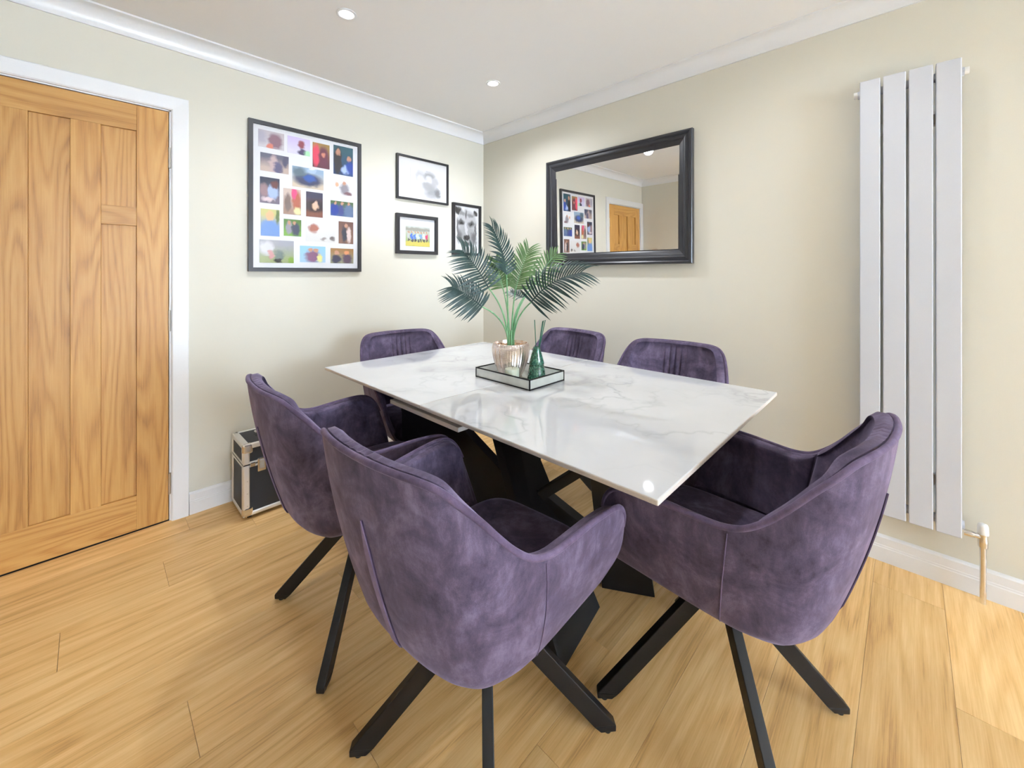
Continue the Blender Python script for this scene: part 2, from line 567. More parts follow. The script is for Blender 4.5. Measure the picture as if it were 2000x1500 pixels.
dpart('panel', cols[3], cols[4], RB, RT, M_DOORV, YP)
for z in (1.763, 0.972, 0.182):
    MB().box(D1 - 0.001, D1 + 0.009, YA - 0.006, YA + 0.02, z - 0.05, z + 0.05).lathe([(0.006, z - 0.05), (0.006, z + 0.05)], (D1 + 0.004, YA - 0.006, 0), 12).build('hinge', M_STEEL, door)
MB().box(D0 + 0.05, D0 + 0.062, YA - 0.05, YA, 1.0, 1.012).lathe([(0.026, -0.012), (0.026, -0.003)], (D0 + 0.056, YA, 1.006), 20, axis='Y').box(D0 + 0.05, D0 + 0.17, YA - 0.056, YA - 0.044, 1.0, 1.014).build('handle', M_CHROME, door)
# lining and architrave
MB().box(D0 - 0.016, D0 - 0.003, YA, YA + T, 0, DT + 0.02).box(D1 + 0.003, D1 + 0.016, YA - 0.002, YA + T, 0, DT + 0.02).box(D0 - 0.016, D1 + 0.016, YA - 0.002, YA + T, DT + 0.004, DT + 0.02).build('door_lining', M_TRIM, door)
AP = [(0, 0), (0.066, 0), (0.066, 0.017), (0.062, 0.02), (0.006, 0.016), (0, 0.012)]
aw = 0.066
ax1, ax0, az = D1 + 0.010, D0 - 0.010, DT + 0.010
ar = MB()
pr = [(0, 0), (aw, 0), (aw, 0.018), (aw - 0.004, 0.020), (0.006, 0.016), (0, 0.012)]
# right upright, head, left upright with mitred corners
ar.loft([(ax1 + a, YA - b, 0) for a, b in pr], [(ax1 + a, YA - b, az + a) for a, b in pr])
ar.loft([(ax1 + a, YA - b, az + a) for a, b in pr], [(ax0 - a, YA - b, az + a) for a, b in pr])
ar.loft([(ax0 - a, YA - b, 0) for a, b in pr], [(ax0 - a, YA - b, az + a) for a, b in pr])
ar.build('architrave', M_TRIM, door)
box('threshold_gap', D0, D1, YA + 0.02, YA + T, -0.003, 0.007, M_DARKGAP, door)
box('door_light_blocker', D0 - 0.016, D1 + 0.016, YA + 0.040, YA + 0.050, -0.002, DT + 0.02, M_DARKGAP, door)  # added dark panel, stops sky light leaking through the door gaps

# ------------------------------------------------------------------ ceiling downlights
def downlight(x, y, label, dim=1.0):
    t = empty('ceiling_light', (x, y, ZC))
    tag(t, label, 'ceiling light', 'recessed ceiling downlights')
    MB().lathe([(0.030, -0.001), (0.031, -0.004), (0.041, -0.005), (0.044, -0.003), (0.044, 0.0)], (x, y, ZC), 32, cap=False).build('trim_ring', M_TRIM, t, smooth=True)
    MB().lathe([(0.001, -0.0032), (0.030, -0.0030)], (x, y, ZC), 32, cap=False).build('lens', M_LAMP, t)
    ld = bpy.data.lights.new('downlight', 'SPOT')
    ld.energy = LAMP_W * dim
    ld.color = LAMP_COL
    ld.spot_size = R(160)
    ld.spot_blend = 0.9
    ld.shadow_soft_size = 0.045
    lo = bpy.data.objects.new('downlight', ld)
    COL.objects.link(lo)
    lo.location = (0, 0, -0.012)
    lo.parent = t
downlight(0.802, 1.814, 'lit recessed downlight in the ceiling near the top edge of the picture', 0.68)
downlight(1.719, 1.828, 'small lit recessed downlight in the ceiling near the corner of the room', 1.50)
downlight(0.80, 0.35, 'added out-of-view fill downlight above the near half of the table', 0.37)  # added fill lamp beyond the view, evens out the room light
downlight(1.72, 0.35, 'added out-of-view fill downlight above the near end of the right wall', 0.40)  # added lamp beyond the view, brightens the middle of the right wall

# ------------------------------------------------------------------ dining table
tb = empty('dining_table', (1.27, 1.16, 0))
tag(tb, 'white marble-effect extending dining table on crossed black slab legs', 'table')
TX0, TX1, TY0, TY1, TZ, TT = 0.767, 1.775, 0.348, 1.973, 0.760, 0.013
SEAM = 1.176
def top(y0, y1):
    cx, cy = (TX0 + TX1) / 2, (y0 + y1) / 2
    r = 0.012
    o = box('tabletop', TX0, TX1, y0, y1, TZ - TT, TZ, M_MARBLE, tb, bevel=0.003)
    o.data.materials.append(M_EDGE)
    for p in o.data.polygons:
        if abs(p.normal.z) < 0.5 or p.normal.z < 0:
            p.material_index = 1
    return o
top(TY0, SEAM - 0.0003)
top(SEAM + 0.0003, TY1)
box('extension_leaf', 0.780, 1.762, 0.985, 1.392, 0.715, 0.730, M_EDGE, tb, bevel=0.002)
fr = MB()
fr.box(0.93, 0.97, 0.52, 1.80, 0.690, 0.7465).box(1.57, 1.61, 0.52, 1.80, 0.690, 0.7465)
fr.box(0.93, 1.61, 0.50, 0.54, 0.690, 0.7465).box(0.93, 1.61, 1.78, 1.82, 0.690, 0.7465)
fr.build('sliding_frame', M_BLACKMETAL, tb)
def plane_slab(name, E1, E2, poly, th):
    """polygon in (s,z) on the vertical plane through E1->E2, thickness th"""
    E1, E2 = Vector((*E1, 0)), Vector((*E2, 0))
    d = E2 - E1
    n = Vector((-d.y, d.x, 0)).normalized() * th
    pts = [E1 + d * s + Vector((0, 0, z)) - n / 2 for s, z in poly]
    MB().prism(pts, n).build(name, M_BLACKMETAL, tb, bevel=0.002)
e1, e2 = (0.972, 1.608), (1.45, 0.78)
plane_slab('leg_slab', e1, e2, [(0.0, 0.70), (0.16, 0.70), (0.317, 0.532), (0.50, 0.37), (0.65, 0.325), (0.895, 0.17), (0.895, 0.0), (0.58, 0.0), (0.0, 0.60)], 0.06)
plane_slab('leg_slab', e1, e2, [(0.0, 0.70), (0.10, 0.70), (0.15, 0.50), (0.16, 0.0), (0.0, 0.0)], 0.05)
plane_slab('leg_slab', e1, e2, [(0.90, 0.0), (1.10, 0.0), (0.98, 0.70), (0.82, 0.70)], 0.10)
plane_slab('strut', (0.94, 1.55), (1.45, 0.78), [(0.13, 0.0), (0.20, 0.0), (0.93, 0.482), (0.93, 0.530)], 0.03)
# tapered board from the far side down to the near left foot
MB().loft([(1.28, 1.47, 0.70), (1.43, 1.47, 0.70), (1.43, 1.42, 0.70), (1.28, 1.42, 0.70)],
          [(0.985, 0.80, 0.0), (1.275, 0.845, 0.0), (1.277, 0.795, 0.0), (0.985, 0.745, 0.0)]).build('leg_slab', M_BLACKMETAL, tb, bevel=0.002)
# ------------------------------------------------------------------ velvet swivel armchair
def catmull(pts, ts):
    P = [Vector(p) for p in pts]
    P = [2 * P[0] - P[1]] + P + [2 * P[-1] - P[-2]]
    out = []
    m = len(P) - 3
    for t in ts:
        k = min(int(t), m - 1)
        u = t - k
        a, b, c, d = P[k:k + 4]
        out.append(0.5 * ((2 * b) + (c - a) * u + (2 * a - 5 * b + 4 * c - d) * u * u + (3 * b - a - 3 * c + d) * u ** 3))
    return out

RIM = [(-.363, 0, .853), (-.361, .06, .853), (-.354, .115, .852), (-.343, .165, .850), (-.326, .203, .840), (-.302, .228, .815),
       (-.267, .244, .778), (-.230, .255, .735), (-.193, .263, .697), (-.152, .271, .668), (-.105, .280, .657), (-.045, .288, .659), (.03, .296, .663), (.100, .304, .661), (.142, .304, .646), (.171, .298, .613), (.188, .287, .572)]
BOT = [(-.248, 0, .388), (-.247, .05, .388), (-.243, .095, .388), (-.234, .135, .388), (-.219, .165, .388), (-.202, .185, .388),
       (-.178, .198, .388), (-.150, .206, .388), (-.125, .210, .388), (-.100, .212, .389), (-.070, .214, .390), (-.030, .216, .391), (.04, .218, .393), (.105, .219, .395), (.150, .219, .397), (.182, .218, .400), (.204, .216, .404)]
TS = [q / 22 for q in range(45)] + [2 + q / 5 for q in range(1, 5 * (len(RIM) - 3) + 1)]
_r, _b = catmull(RIM, TS), catmull(BOT, TS)
rim = [Vector((p.x, -p.y, p.z)) for p in reversed(_r[1:])] + _r
bot = [Vector((p.x, -p.y, p.z)) for p in reversed(_b[1:])] + _b
NU = len(rim)
def inward(i):
    a, b = rim[max(i - 2, 0)], rim[min(i + 2, NU - 1)]
    t = Vector((b.x - a.x, b.y - a.y, 0))
    if t.length < 1e-6:
        t = Vector((1, 0, 0))
    t.normalize()
    n = Vector((t.y, -t.x, 0))
    # point to the seat
    c = Vector((0.05, 0, 0)) - Vector((rim[i].x, rim[i].y, 0))
    if abs(rim[i].y) > 0.24:
        c = Vector((0, -rim[i].y, 0))
    return n if n.dot(c) > 0 else -n
INW = [inward(i) for i in range(NU)]
for _ in range(4):
    INW = [(INW[max(i - 1, 0)] + INW[i] * 2 + INW[min(i + 1, NU - 1)]).normalized() for i in range(NU)]
def outer(i, v):
    B, T_, n = bot[i], rim[i], INW[i]
    p = B + (T_ - B) * v - n * (0.064 * v * (1 - v))
    if v < 0.14:
        q = 1 - v / 0.14
        p = p + n * (0.042 * q * q) + Vector((0, 0, -0.006 * q))
    return p

def swept(sections, name, mat, parent, ang=50):
    n = len(sections[0])
    v, f = [], []
    for s in sections:
        v += s
    for i in range(len(sections) - 1):
        for k in range(n):
            k2 = (k + 1) % n
            f.append((i * n + k, i * n + k2, (i + 1) * n + k2, (i + 1) * n + k))
    f.append(tuple(range(n)))
    f.append(tuple((len(sections) - 1) * n + k for k in range(n)))
    o = MB().add(v, f).build(name, mat, parent)
    return smooth_angle(o, ang)

def make_chair(name):
    t = empty(name, (0, 0, 0))
    # outer shell
    sec = []
    NV = 16
    for i in range(NU):
        vs = [0, .01, .025, .045, .07, .10, .14] + [.14 + .86 * q / 11 for q in range(1, 12)]
        o_ = [outer(i, v) for v in vs]
        n = INW[i]
        th = 0.020
        e = min(i, NU - 1 - i)
        if e < 5:
            th *= math.sqrt(max(0.08, 1 - (1 - e / 5) ** 2))
        top_in = [rim[i] + n * th * 0.5 + Vector((0, 0, 0.004)), rim[i] + n * th]
        inn = [outer(i, v) + n * th for v in reversed(vs[:-1])]
        sec.append(o_ + top_in + inn)
    swept(sec, 'shell', M_VELVET, t)
    # inner pads: backrest between the two arm pads
    cut = None
    for i in range(NU // 2, NU):
        if rim[i].x > -0.185:
            cut = i
            break
    def pad(i0, i1, name, back):
        sec = []
        for i in range(i0, i1 + 1):
            n = INW[i]
            e = min(i - i0, i1 - i)
            ed = 1.0 if e >= 4 else math.sqrt(max(0.0, 1 - (1 - (e + 0.4) / 4.4) ** 2))
            y = rim[i].y
            if back:
                tk, puff = 0.036, 0.0075
                # gathered pleats fanning out from the middle of the back
                fold = 0.0
                for c0, a0 in ((-0.052, 0.5), (-0.022, 1.0), (0.006, 0.75), (0.034, 1.0), (0.062, 0.45)):
                    fold += a0 * math.exp(-((y - c0) / 0.0045) ** 2)
            else:
                tk, puff, fold = 0.024, -0.002, 0.0
            prof = []
            base_v = 0.30
            nv = 18
            for q in range(nv + 1):          # back side of the pad, lying on the shell
                v = base_v + (1 - base_v) * q / nv
                prof.append(outer(i, v) + n * 0.010 + (Vector((0, 0, -0.004)) if q == nv else Vector()))
            topz = rim[i]
            prof.append(topz + n * 0.012 + Vector((0, 0, puff * ed * (1 - 0.35 * fold))))
            prof.append(topz + n * (0.014 + tk * 0.35 * ed) + Vector((0, 0, (puff + 0.002) * ed * (1 - 0.4 * fold))))
            prof.append(topz + n * (0.016 + tk * 0.75 * ed) + Vector((0, 0, puff * 0.2 * ed - 0.004)))
            for q in range(nv, -1, -1):
                v = base_v + (1 - base_v) * (q / nv) * 0.965
                h = q / nv
                bulge = (0.5 + 0.5 * math.sin(math.pi * min(1, 0.25 + h * 0.75))) if back else 0.8
                lum = 0.022 * math.exp(-((h - 0.25) / 0.22) ** 2) if back else 0.0
                dfold = 0.015 * fold * (math.sin(math.pi * min(1.0, h * 1.02)) ** 0.6 if h > 0.02 else 0.0)
                prof.append(outer(i, v) + n * (0.017 + (tk * bulge + lum - dfold) * ed))
            sec.append(prof)
        return swept(sec, name, M_VELVET, t, 60)
    pad(NU - 1 - cut, cut, 'backrest', True)
    pad(cut + 1, NU - 4, 'armrest', False)
    pad(3, NU - 2 - cut, 'armrest', False)
    # rim piping
    pp = [rim[i] + INW[i] * 0.003 + Vector((0, 0, 0.003)) for i in range(1, NU - 1)]
    smooth_angle(MB().tube(pp, 0.0065, 10).build('piping', M_PIPING, t), 60)
    # centre back seam: raised strip with piped edges
    ci = NU // 2
    st = MB()
    va = [0.10 + 0.63 * q / 24 for q in range(25)]
    def strip(half, lift):
        L, Rr = [], []
        for q, v in enumerate(va):
            wv = half * min(1.0, (len(va) - 1 - q) / 6 + 0.1)
            p = outer(ci, v)
            L.append(p + Vector((-lift, wv, 0)))
            Rr.append(p + Vector((-lift, -wv, 0)))
        return L, Rr
    L, Rr = strip(0.0095, 0.004)
    for q in range(24):
        st.loft([L[q], Rr[q], Rr[q] + Vector((0.006, 0, 0)), L[q] + Vector((0.006, 0, 0))], [L[q + 1], Rr[q + 1], Rr[q + 1] + Vector((0.006, 0, 0)), L[q + 1] + Vector((0.006, 0, 0))])
    L2, R2 = strip(0.0112, 0.0008)
    o = st.build('back_seam', M_WELT, t)
    for s_ in (L2, R2):
        MB().tube(s_, 0.0016, 6).build('seam_welt', M_DARKGAP if False else M_SEAM, o, smooth=True)
    # stitched side seams running down from the arm dip
    for sgn in (1, -1):
        k = min(range(NU // 2, NU), key=lambda q: abs(rim[q].x + 0.125))
        k = k if sgn > 0 else NU - 1 - k
        pts = [outer(k, 0.04 + 0.93 * q / 20) - INW[k] * 0.0005 for q in range(21)]
        MB().tube(pts, 0.0013, 6).build('side_seam', M_PIPING, t, smooth=True)
    # seat cushion
    sm = MB()
    def ring(z, grow, dome=0.0):
        out = []
        for k in range(56):
            a = 2 * math.pi * k / 56
            ca, sa = math.cos(a), math.sin(a)
            pw = 0.42
            x = math.copysign(abs(ca) ** pw, ca)
            y = math.copysign(abs(sa) ** pw, sa)
            hx, hy = 0.228 + grow, 0.196 + grow
            out.append(Vector((0.020 + hx * x, hy * y, z)))
        return out
    rings = [ring(0.390, -0.03), ring(0.392, -0.012), ring(0.402, -0.003), ring(0.455, 0.0), ring(0.472, -0.003), ring(0.482, -0.012), ring(0.487, -0.03), ring(0.491, -0.08), ring(0.493, -0.14)]
    v, f = [], []
    for r_ in rings:
        v += r_
    for i in range(len(rings) - 1):
        for k in range(56):
            k2 = (k + 1) % 56
            f.append((i * 56 + k, i * 56 + k2, (i + 1) * 56 + k2, (i + 1) * 56 + k))
    f.append(tuple(range(56)))
    f.append(tuple((len(rings) - 1) * 56 + k for k in range(56)))
    smooth_angle(sm.add(v, f).build('seat', M_VELVET, t), 60)
    # swivel hub and four splayed bar legs
    MB().box(-0.10, 0.10, -0.10, 0.10, 0.374, 0.392).lathe([(0.035, 0.335), (0.035, 0.378)], (0, 0, 0), 24).box(-0.055, 0.055, -0.055, 0.055, 0.325, 0.345).build('swivel_hub', M_BLACKMETAL, t)
    for k in range(4):
        a = R(45 + 90 * k)
        d = Vector((math.cos(a), math.sin(a), 0))
        s_ = Vector((-d.y, d.x, 0))
        def rect(c, rl, tw):
            return [c + d * rl + s_ * tw, c - d * rl + s_ * tw, c - d * rl - s_ * tw, c + d * rl - s_ * tw]
        m = MB()
        r0 = rect(d * 0.018 + Vector((0, 0, 0.352)), 0.029, 0.0125)
        r1 = rect(d * 0.309 + Vector((0, 0, 0.022)), 0.029, 0.0125)
        r2 = rect(d * 0.318 + Vector((0, 0, 0.006)), 0.020, 0.0115)
        m.loft(r0, r1).loft(r1, r2)
        lg = m.build('leg', M_BLACKMETAL, t, bevel=0.002)
        MB().lathe([(0.009, 0.0), (0.009, 0.007)], d * 0.318, 12).build('foot_pad', M_RUBBER, lg)
    return t
M_WELT = velvet('purple_velvet_welt', srgb(112, 98, 128), srgb(132, 118, 150), srgb(94, 82, 108))
M_SEAM = velvet('purple_velvet_seam', srgb(58, 48, 70), srgb(72, 60, 86), srgb(42, 34, 52))

chairs = [
    (0.706, 0.776, 4, 'purple velvet armchair in the foreground, back to the viewer, nearest the picture bottom'),
    (0.704, 1.425, -3, 'purple velvet armchair pulled up beside the silver-edged black case'),
    (1.220, 0.376, 85.5, 'purple velvet armchair at the near table end, in front of the tall radiator'),
    (1.720, 1.465, 176, 'purple velvet armchair across the table, half hidden by the diffuser, below the mirror'),
    (1.718, 0.805, 186, 'purple velvet armchair across the table by the right wall, between the mirror and radiator'),
    (1.233, 1.852, 262, 'purple velvet armchair at the far table end, below the small framed pictures'),
]
proto = make_chair('dining_chair')
for i, (x, y, a, lab) in enumerate(chairs):
    c = proto if i == 0 else copy_tree(proto)
    c.location = (x, y, 0)
    c.rotation_euler = (0, 0, R(a))
    tag(c, lab, 'chair', 'velvet armchairs around the dining table')

# ------------------------------------------------------------------ vertical radiator
rad = empty('radiator', (2.27, 0.0, 0.22))
tag(rad, 'tall pale grey radiator of four flat vertical panels on the right wall', 'radiator')
for a, b in ((0.080, 0.144), (0.005, 0.072), (-0.070, -0.003), (-0.144, -0.077)):
    box('panel', 2.235, 2.280, a, b, 0.222, 2.000, M_RAD, rad, bevel=0.003)
for z in (0.262, 1.955):
    MB().lathe([(0.016, -0.152), (0.016, 0.152)], (2.268, 0, z), 20, axis='Y').build('header_tube', M_RAD, rad, smooth=False)
    for s in (1, -1):
        if z < 1 and s < 0:
            continue
        MB().lathe([(0.013, -0.006), (0.013, 0.006)], (2.262, s * 0.158, z), 16, axis='Y').build('end_cap', M_WHITEP, rad)
for z in (0.40, 1.80):
    for y in (0.07, -0.07):
        box('wall_bracket', 2.279, XB - 0.0005, y - 0.012, y + 0.012, z - 0.02, z + 0.02, M_WHITEP, rad)
va = MB().lathe([(0.009, -0.197), (0.011, -0.188), (0.009, -0.178), (0.012, -0.170), (0.012, -0.150)], (2.262, 0, 0.240), 14, axis='Y').lathe([(0.013, 0.205), (0.014, 0.225), (0.012, 0.245), (0.012, 0.262)], (2.262, -0.197, 0), 16)
va.build('valve_body', M_CHROME, rad, smooth=False)
MB().lathe([(0.0145, 0.252), (0.0150, 0.256), (0.0140, 0.282), (0.012, 0.288), (0.006, 0.291)], (2.262, -0.197, 0), 20).build('valve_head', M_WHITEP, rad, smooth=True)
MB().lathe([(0.0085, 0.0), (0.0085, 0.21)], (2.262, -0.197, 0), 16).build('pipe', M_CHROME, rad, smooth=False)
MB().lathe([(0.0085, 0.0), (0.0085, 0.21)], (2.262, 0.16, 0), 16).lathe([(0.013, 0.20), (0.013, 0.27)], (2.262, 0.16, 0), 16).build('pipe', M_CHROME, rad, smooth=False)

# ------------------------------------------------------------------ mirror
mir = empty('mirror', (2.29, 1.3535, 1.257))
tag(mir, 'large rectangular wall mirror in a stepped black frame', 'mirror')
MY0, MY1, MZ0, MZ1 = 0.841, 1.866, 1.257, 1.997
prof = [(0.0, 0.0), (0.0, 0.026), (0.004, 0.031), (0.012, 0.033), (0.018, 0.030), (0.022, 0.024), (0.030, 0.026), (0.038, 0.029), (0.046, 0.026), (0.050, 0.021), (0.058, 0.019), (0.072, 0.014), (0.078, 0.010), (0.083, 0.010), (0.083, 0.0)]
XW = XB - 0.012
def frame_side(ca, cb, da, db):
    a = [Vector((XW - h, ca[0] + da[0] * w_, ca[1] + da[1] * w_)) for w_, h in prof]
    b = [Vector((XW - h, cb[0] + db[0] * w_, cb[1] + db[1] * w_)) for w_, h in prof]
    smooth_angle(MB().loft(a, b).build('frame_rail', M_MIRFRAME, mir), 30)
cs = [((MY0, MZ0), (1, 1)), ((MY1, MZ0), (-1, 1)), ((MY1, MZ1), (-1, -1)), ((MY0, MZ1), (1, -1))]
for i in range(4):
    (a, da), (b, db) = cs[i], cs[(i + 1) % 4]
    frame_side(a, b, da, db)
gl = MB().box(-0.002, 0.002, -0.437, 0.437, -0.294, 0.294).build('glass', M_MIRROR)
gl.parent = mir
gl.location = (2.2975 - 2.29, 0, 0.370)
gl.rotation_euler = (0, R(0.77) * -1, R(0.1) * -1)
box('backing', XW, XB, MY0 + 0.02, MY1 - 0.02, MZ0 + 0.02, MZ1 - 0.02, M_DARKGAP, mir)

# ------------------------------------------------------------------ framed pictures
def art_mat(name, bg, blobs, stripes=None):
    """flat print: background (bottom, top) colours with soft-edged blobs (x, y, rx, ry, colour, softness)"""
    m, nt, p = nodes_of(name)
    p.inputs['Roughness'].default_value = 0.5
    tc = N(nt, 'ShaderNodeTexCoord')
    sep = N(nt, 'ShaderNodeSeparateXYZ')
    nt.links.new(tc.outputs['Generated'], sep.inputs[0])
    wz = N(nt, 'ShaderNodeTexNoise', Scale=5.0, Detail=3.0)
    nt.links.new(tc.outputs['Generated'], wz.inputs['Vector'])
    x = math_n(nt, 'ADD', sep.outputs['X'], math_n(nt, 'MULTIPLY', math_n(nt, 'SUBTRACT', wz.outputs['Fac'], 0.5), 0.25))
    z = math_n(nt, 'ADD', sep.outputs['Z'], math_n(nt, 'MULTIPLY', math_n(nt, 'SUBTRACT', wz.outputs['Fac'], 0.5), -0.22))
    c = ramp(nt, [(0.2, bg[0]), (0.8, bg[1])], z).outputs['Color']
    for bx, by, rx, ry, colr, soft in blobs:
        dx = math_n(nt, 'DIVIDE', math_n(nt, 'SUBTRACT', x, bx), rx)
        dy = math_n(nt, 'DIVIDE', math_n(nt, 'SUBTRACT', z, by), ry)
        r2 = math_n(nt, 'ADD', math_n(nt, 'MULTIPLY', dx, dx), math_n(nt, 'MULTIPLY', dy, dy))
        fac = math_n(nt, 'DIVIDE', math_n(nt, 'SUBTRACT', 1.0 + soft, r2), 2 * soft, True)
        c = mix(nt, c, colr, fac)
    nt.links.new(c, p.inputs['Base Color'])
    return m

def picture(name, label, x0, x1, z0, z1, fw, depth, cat='picture'):
    t = empty(name, ((x0 + x1) / 2, YA - 0.01, z0))
    tag(t, label, cat, 'framed pictures on the left wall')
    yf = YA - depth
    for q in range(4):
        if q == 0: pts = [(x0, z0), (x1, z0), (x1 - fw, z0 + fw), (x0 + fw, z0 + fw)]
        if q == 1: pts = [(x1, z0), (x1, z1), (x1 - fw, z1 - fw), (x1 - fw, z0 + fw)]
        if q == 2: pts = [(x1, z1), (x0, z1), (x0 + fw, z1 - fw), (x1 - fw, z1 - fw)]
        if q == 3: pts = [(x0, z1), (x0, z0), (x0 + fw, z0 + fw), (x0 + fw, z1 - fw)]
        MB().prism([(a, yf, b) for a, b in pts], (0, depth - 0.001, 0)).build('frame_rail', M_FRAMEBLK, t)
    return t

def sheet(name, t, x0, x1, z0, z1, y, mat, th=0.0015):
    return box(name, x0, x1, y, y + th, z0, z1, mat, t)

# collage
t = picture('photo_collage', 'large black-framed collage of many small blurred photographs beside the oak door', 0.594, 1.229, 1.213, 2.046, 0.022, 0.022)
sheet('mount', t, 0.612, 1.211, 1.231, 2.028, YA - 0.012, M_MAT, 0.006)
sheet('glazing', t, 0.614, 1.209, 1.233, 2.026, YA - 0.0165, M_GLASS, 0.001)
S = srgb
skin, blk, wht = S(190, 140, 115), S(40, 38, 48), S(225, 225, 228)
photos = [
    ((0.642, 0.772, 1.904, 2.000), (S(200, 195, 200), S(190, 180, 185)), [(.65, .45, .28, .45, S(130, 95, 110), .5), (.45, .1, .12, .2, S(210, 120, 100), .6), (.1, .6, .2, .4, S(170, 165, 180), .7)]),
    ((0.790, 0.913, 1.901, 1.999), (S(215, 210, 235), S(205, 190, 225)), [(.62, .6, .15, .25, S(140, 60, 75), .5), (.65, .15, .2, .2, S(60, 50, 90), .5), (.9, .1, .15, .2, S(170, 225, 180), .6)]),
    ((0.928, 1.028, 1.844, 1.993), (S(90, 45, 55), S(150, 120, 60)), [(.2, .5, .22, .45, S(215, 60, 90), .5), (.65, .45, .3, .45, S(100, 40, 65), .5), (.65, .55, .12, .1, S(200, 130, 110), .6)]),
    ((1.052, 1.176, 1.824, 2.005), (S(20, 60, 110), S(30, 85, 100)), [(.22, .45, .2, .5, S(35, 35, 40), .4), (.22, .78, .12, .12, skin, .5), (.8, .58, .12, .1, skin, .5), (.6, .2, .22, .15, S(170, 190, 235), .5), (.85, .3, .2, .2, S(20, 60, 150), .6)]),
    ((0.652, 0.796, 1.773, 1.874), (S(190, 170, 160), S(90, 90, 110)), [(.45, .45, .15, .5, S(190, 165, 165), .5), (.62, .25, .16, .35, S(90, 85, 120), .5), (.88, .7, .1, .35, S(75, 75, 105), .5)]),
    ((0.815, 0.992, 1.709, 1.830), (S(205, 190, 170), S(150, 175, 200)), [(.5, .4, .45, .32, S(50, 60, 95), .5), (.55, .5, .2, .18, S(40, 85, 165), .5), (.2, .75, .2, .25, S(90, 110, 120), .7)]),
    ((1.063, 1.170, 1.696, 1.787), (S(225, 222, 225), S(232, 230, 232)), [(.55, .45, .28, .4, S(140, 135, 145), .6), (.52, .85, .1, .14, skin, .6), (.1, .7, .1, .18, S(220, 165, 130), .6), (.75, .15, .25, .12, S(120, 85, 95), .6)]),
    ((0.650, 0.748, 1.595, 1.739), (S(110, 100, 120), S(50, 60, 85)), [(.65, .45, .3, .28, S(165, 185, 225), .5), (.75, .75, .2, .17, S(105, 55, 55), .5), (.2, .5, .2, .25, S(150, 120, 125), .6), (.4, .15, .3, .1, S(220, 200, 205), .6)]),
    ((0.768, 0.862, 1.544, 1.693), (S(160, 130, 115), S(200, 180, 170)), [(.75, .55, .25, .4, S(165, 80, 50), .5), (.6, .85, .15, .25, S(210, 60, 120), .5), (.25, .45, .18, .35, S(110, 90, 85), .5), (.8, .15, .2, .14, S(225, 215, 160), .6)]),
    ((0.891, 0.987, 1.542, 1.691), (S(120, 70, 55), S(35, 35, 70)), [(.5, .45, .7, .25, S(40, 25, 40), .6), (.55, .42, .2, .12, S(220, 180, 150), .6), (.6, .52, .1, .14, S(215, 180, 160), .6)]),
    ((1.034, 1.178, 1.563, 1.657), (S(70, 95, 130), S(70, 100, 60)), [(.17, .4, .2, .42, S(30, 60, 150), .5), (.45, .4, .12, .45, S(60, 70, 130), .5), (.8, .4, .2, .45, S(95, 115, 150), .5), (.2, .85, .07, .12, skin, .5), (.5, .85, .07, .12, skin, .5), (.78, .88, .07, .12, skin, .5)]),
    ((0.654, 0.748, 1.412, 1.562), (S(110, 150, 210), S(195, 190, 120)), [(.5, .25, .55, .35, S(105, 145, 205), .5), (.48, .75, .2, .2, S(225, 175, 130), .5), (.9, .75, .1, .3, S(90, 110, 60), .6)]),
    ((0.770, 0.864, 1.419, 1.516), (S(115, 165, 60), S(80, 120, 50)), [(.3, .5, .18, .4, S(150, 145, 160), .5), (.68, .4, .25, .4, S(45, 55, 85), .5), (.3, .8, .08, .12, skin, .5), (.6, .8, .08, .12, skin, .5)]),
    ((0.891, 1.062, 1.394, 1.517), (S(218, 216, 214), S(222, 221, 220)), [(.25, .65, .17, .22, S(165, 100, 85), .5), (.6, .15, .1, .1, S(150, 140, 140), .7), (.9, .2, .1, .1, S(120, 110, 110), .7)]),
    ((1.084, 1.178, 1.391, 1.531), (S(130, 95, 80), S(110, 75, 65)), [(.38, .42, .16, .38, S(45, 50, 65), .5), (.7, .4, .15, .35, S(215, 195, 190), .5), (.5, .82, .12, .1, skin, .5)]),
    ((0.648, 0.823, 1.262, 1.390), (S(160, 170, 120), S(165, 165, 175)), [(.2, .65, .2, .3, S(215, 215, 220), .6), (.57, .3, .15, .25, S(110, 125, 120), .5), (.55, .1, .12, .1, S(40, 40, 40), .5), (.32, .35, .08, .2, S(205, 150, 150), .5), (.93, .1, .1, .15, S(130, 165, 60), .6)]),
    ((0.857, 1.003, 1.269, 1.366), (S(165, 200, 225), S(150, 200, 235)), [(.5, .35, .3, .38, S(130, 85, 120), .5), (.4, .78, .1, .12, skin, .5), (.62, .75, .1, .12, skin, .5), (.78, .25, .1, .25, S(230, 225, 140), .6)]),
    ((1.034, 1.179, 1.266, 1.360), (S(150, 150, 120), S(150, 110, 60)), [(.25, .25, .2, .3, S(45, 45, 75), .5), (.72, .3, .22, .35, S(80, 55, 80), .5), (.25, .7, .1, .15, skin, .5), (.7, .72, .12, .15, S(215, 140, 90), .5)]),
]
for i, (rc, bg, bl) in enumerate(photos):
    sheet('photo', t, *rc, YA - 0.0135, art_mat('photo_print_%d' % i, bg, bl), 0.0012)

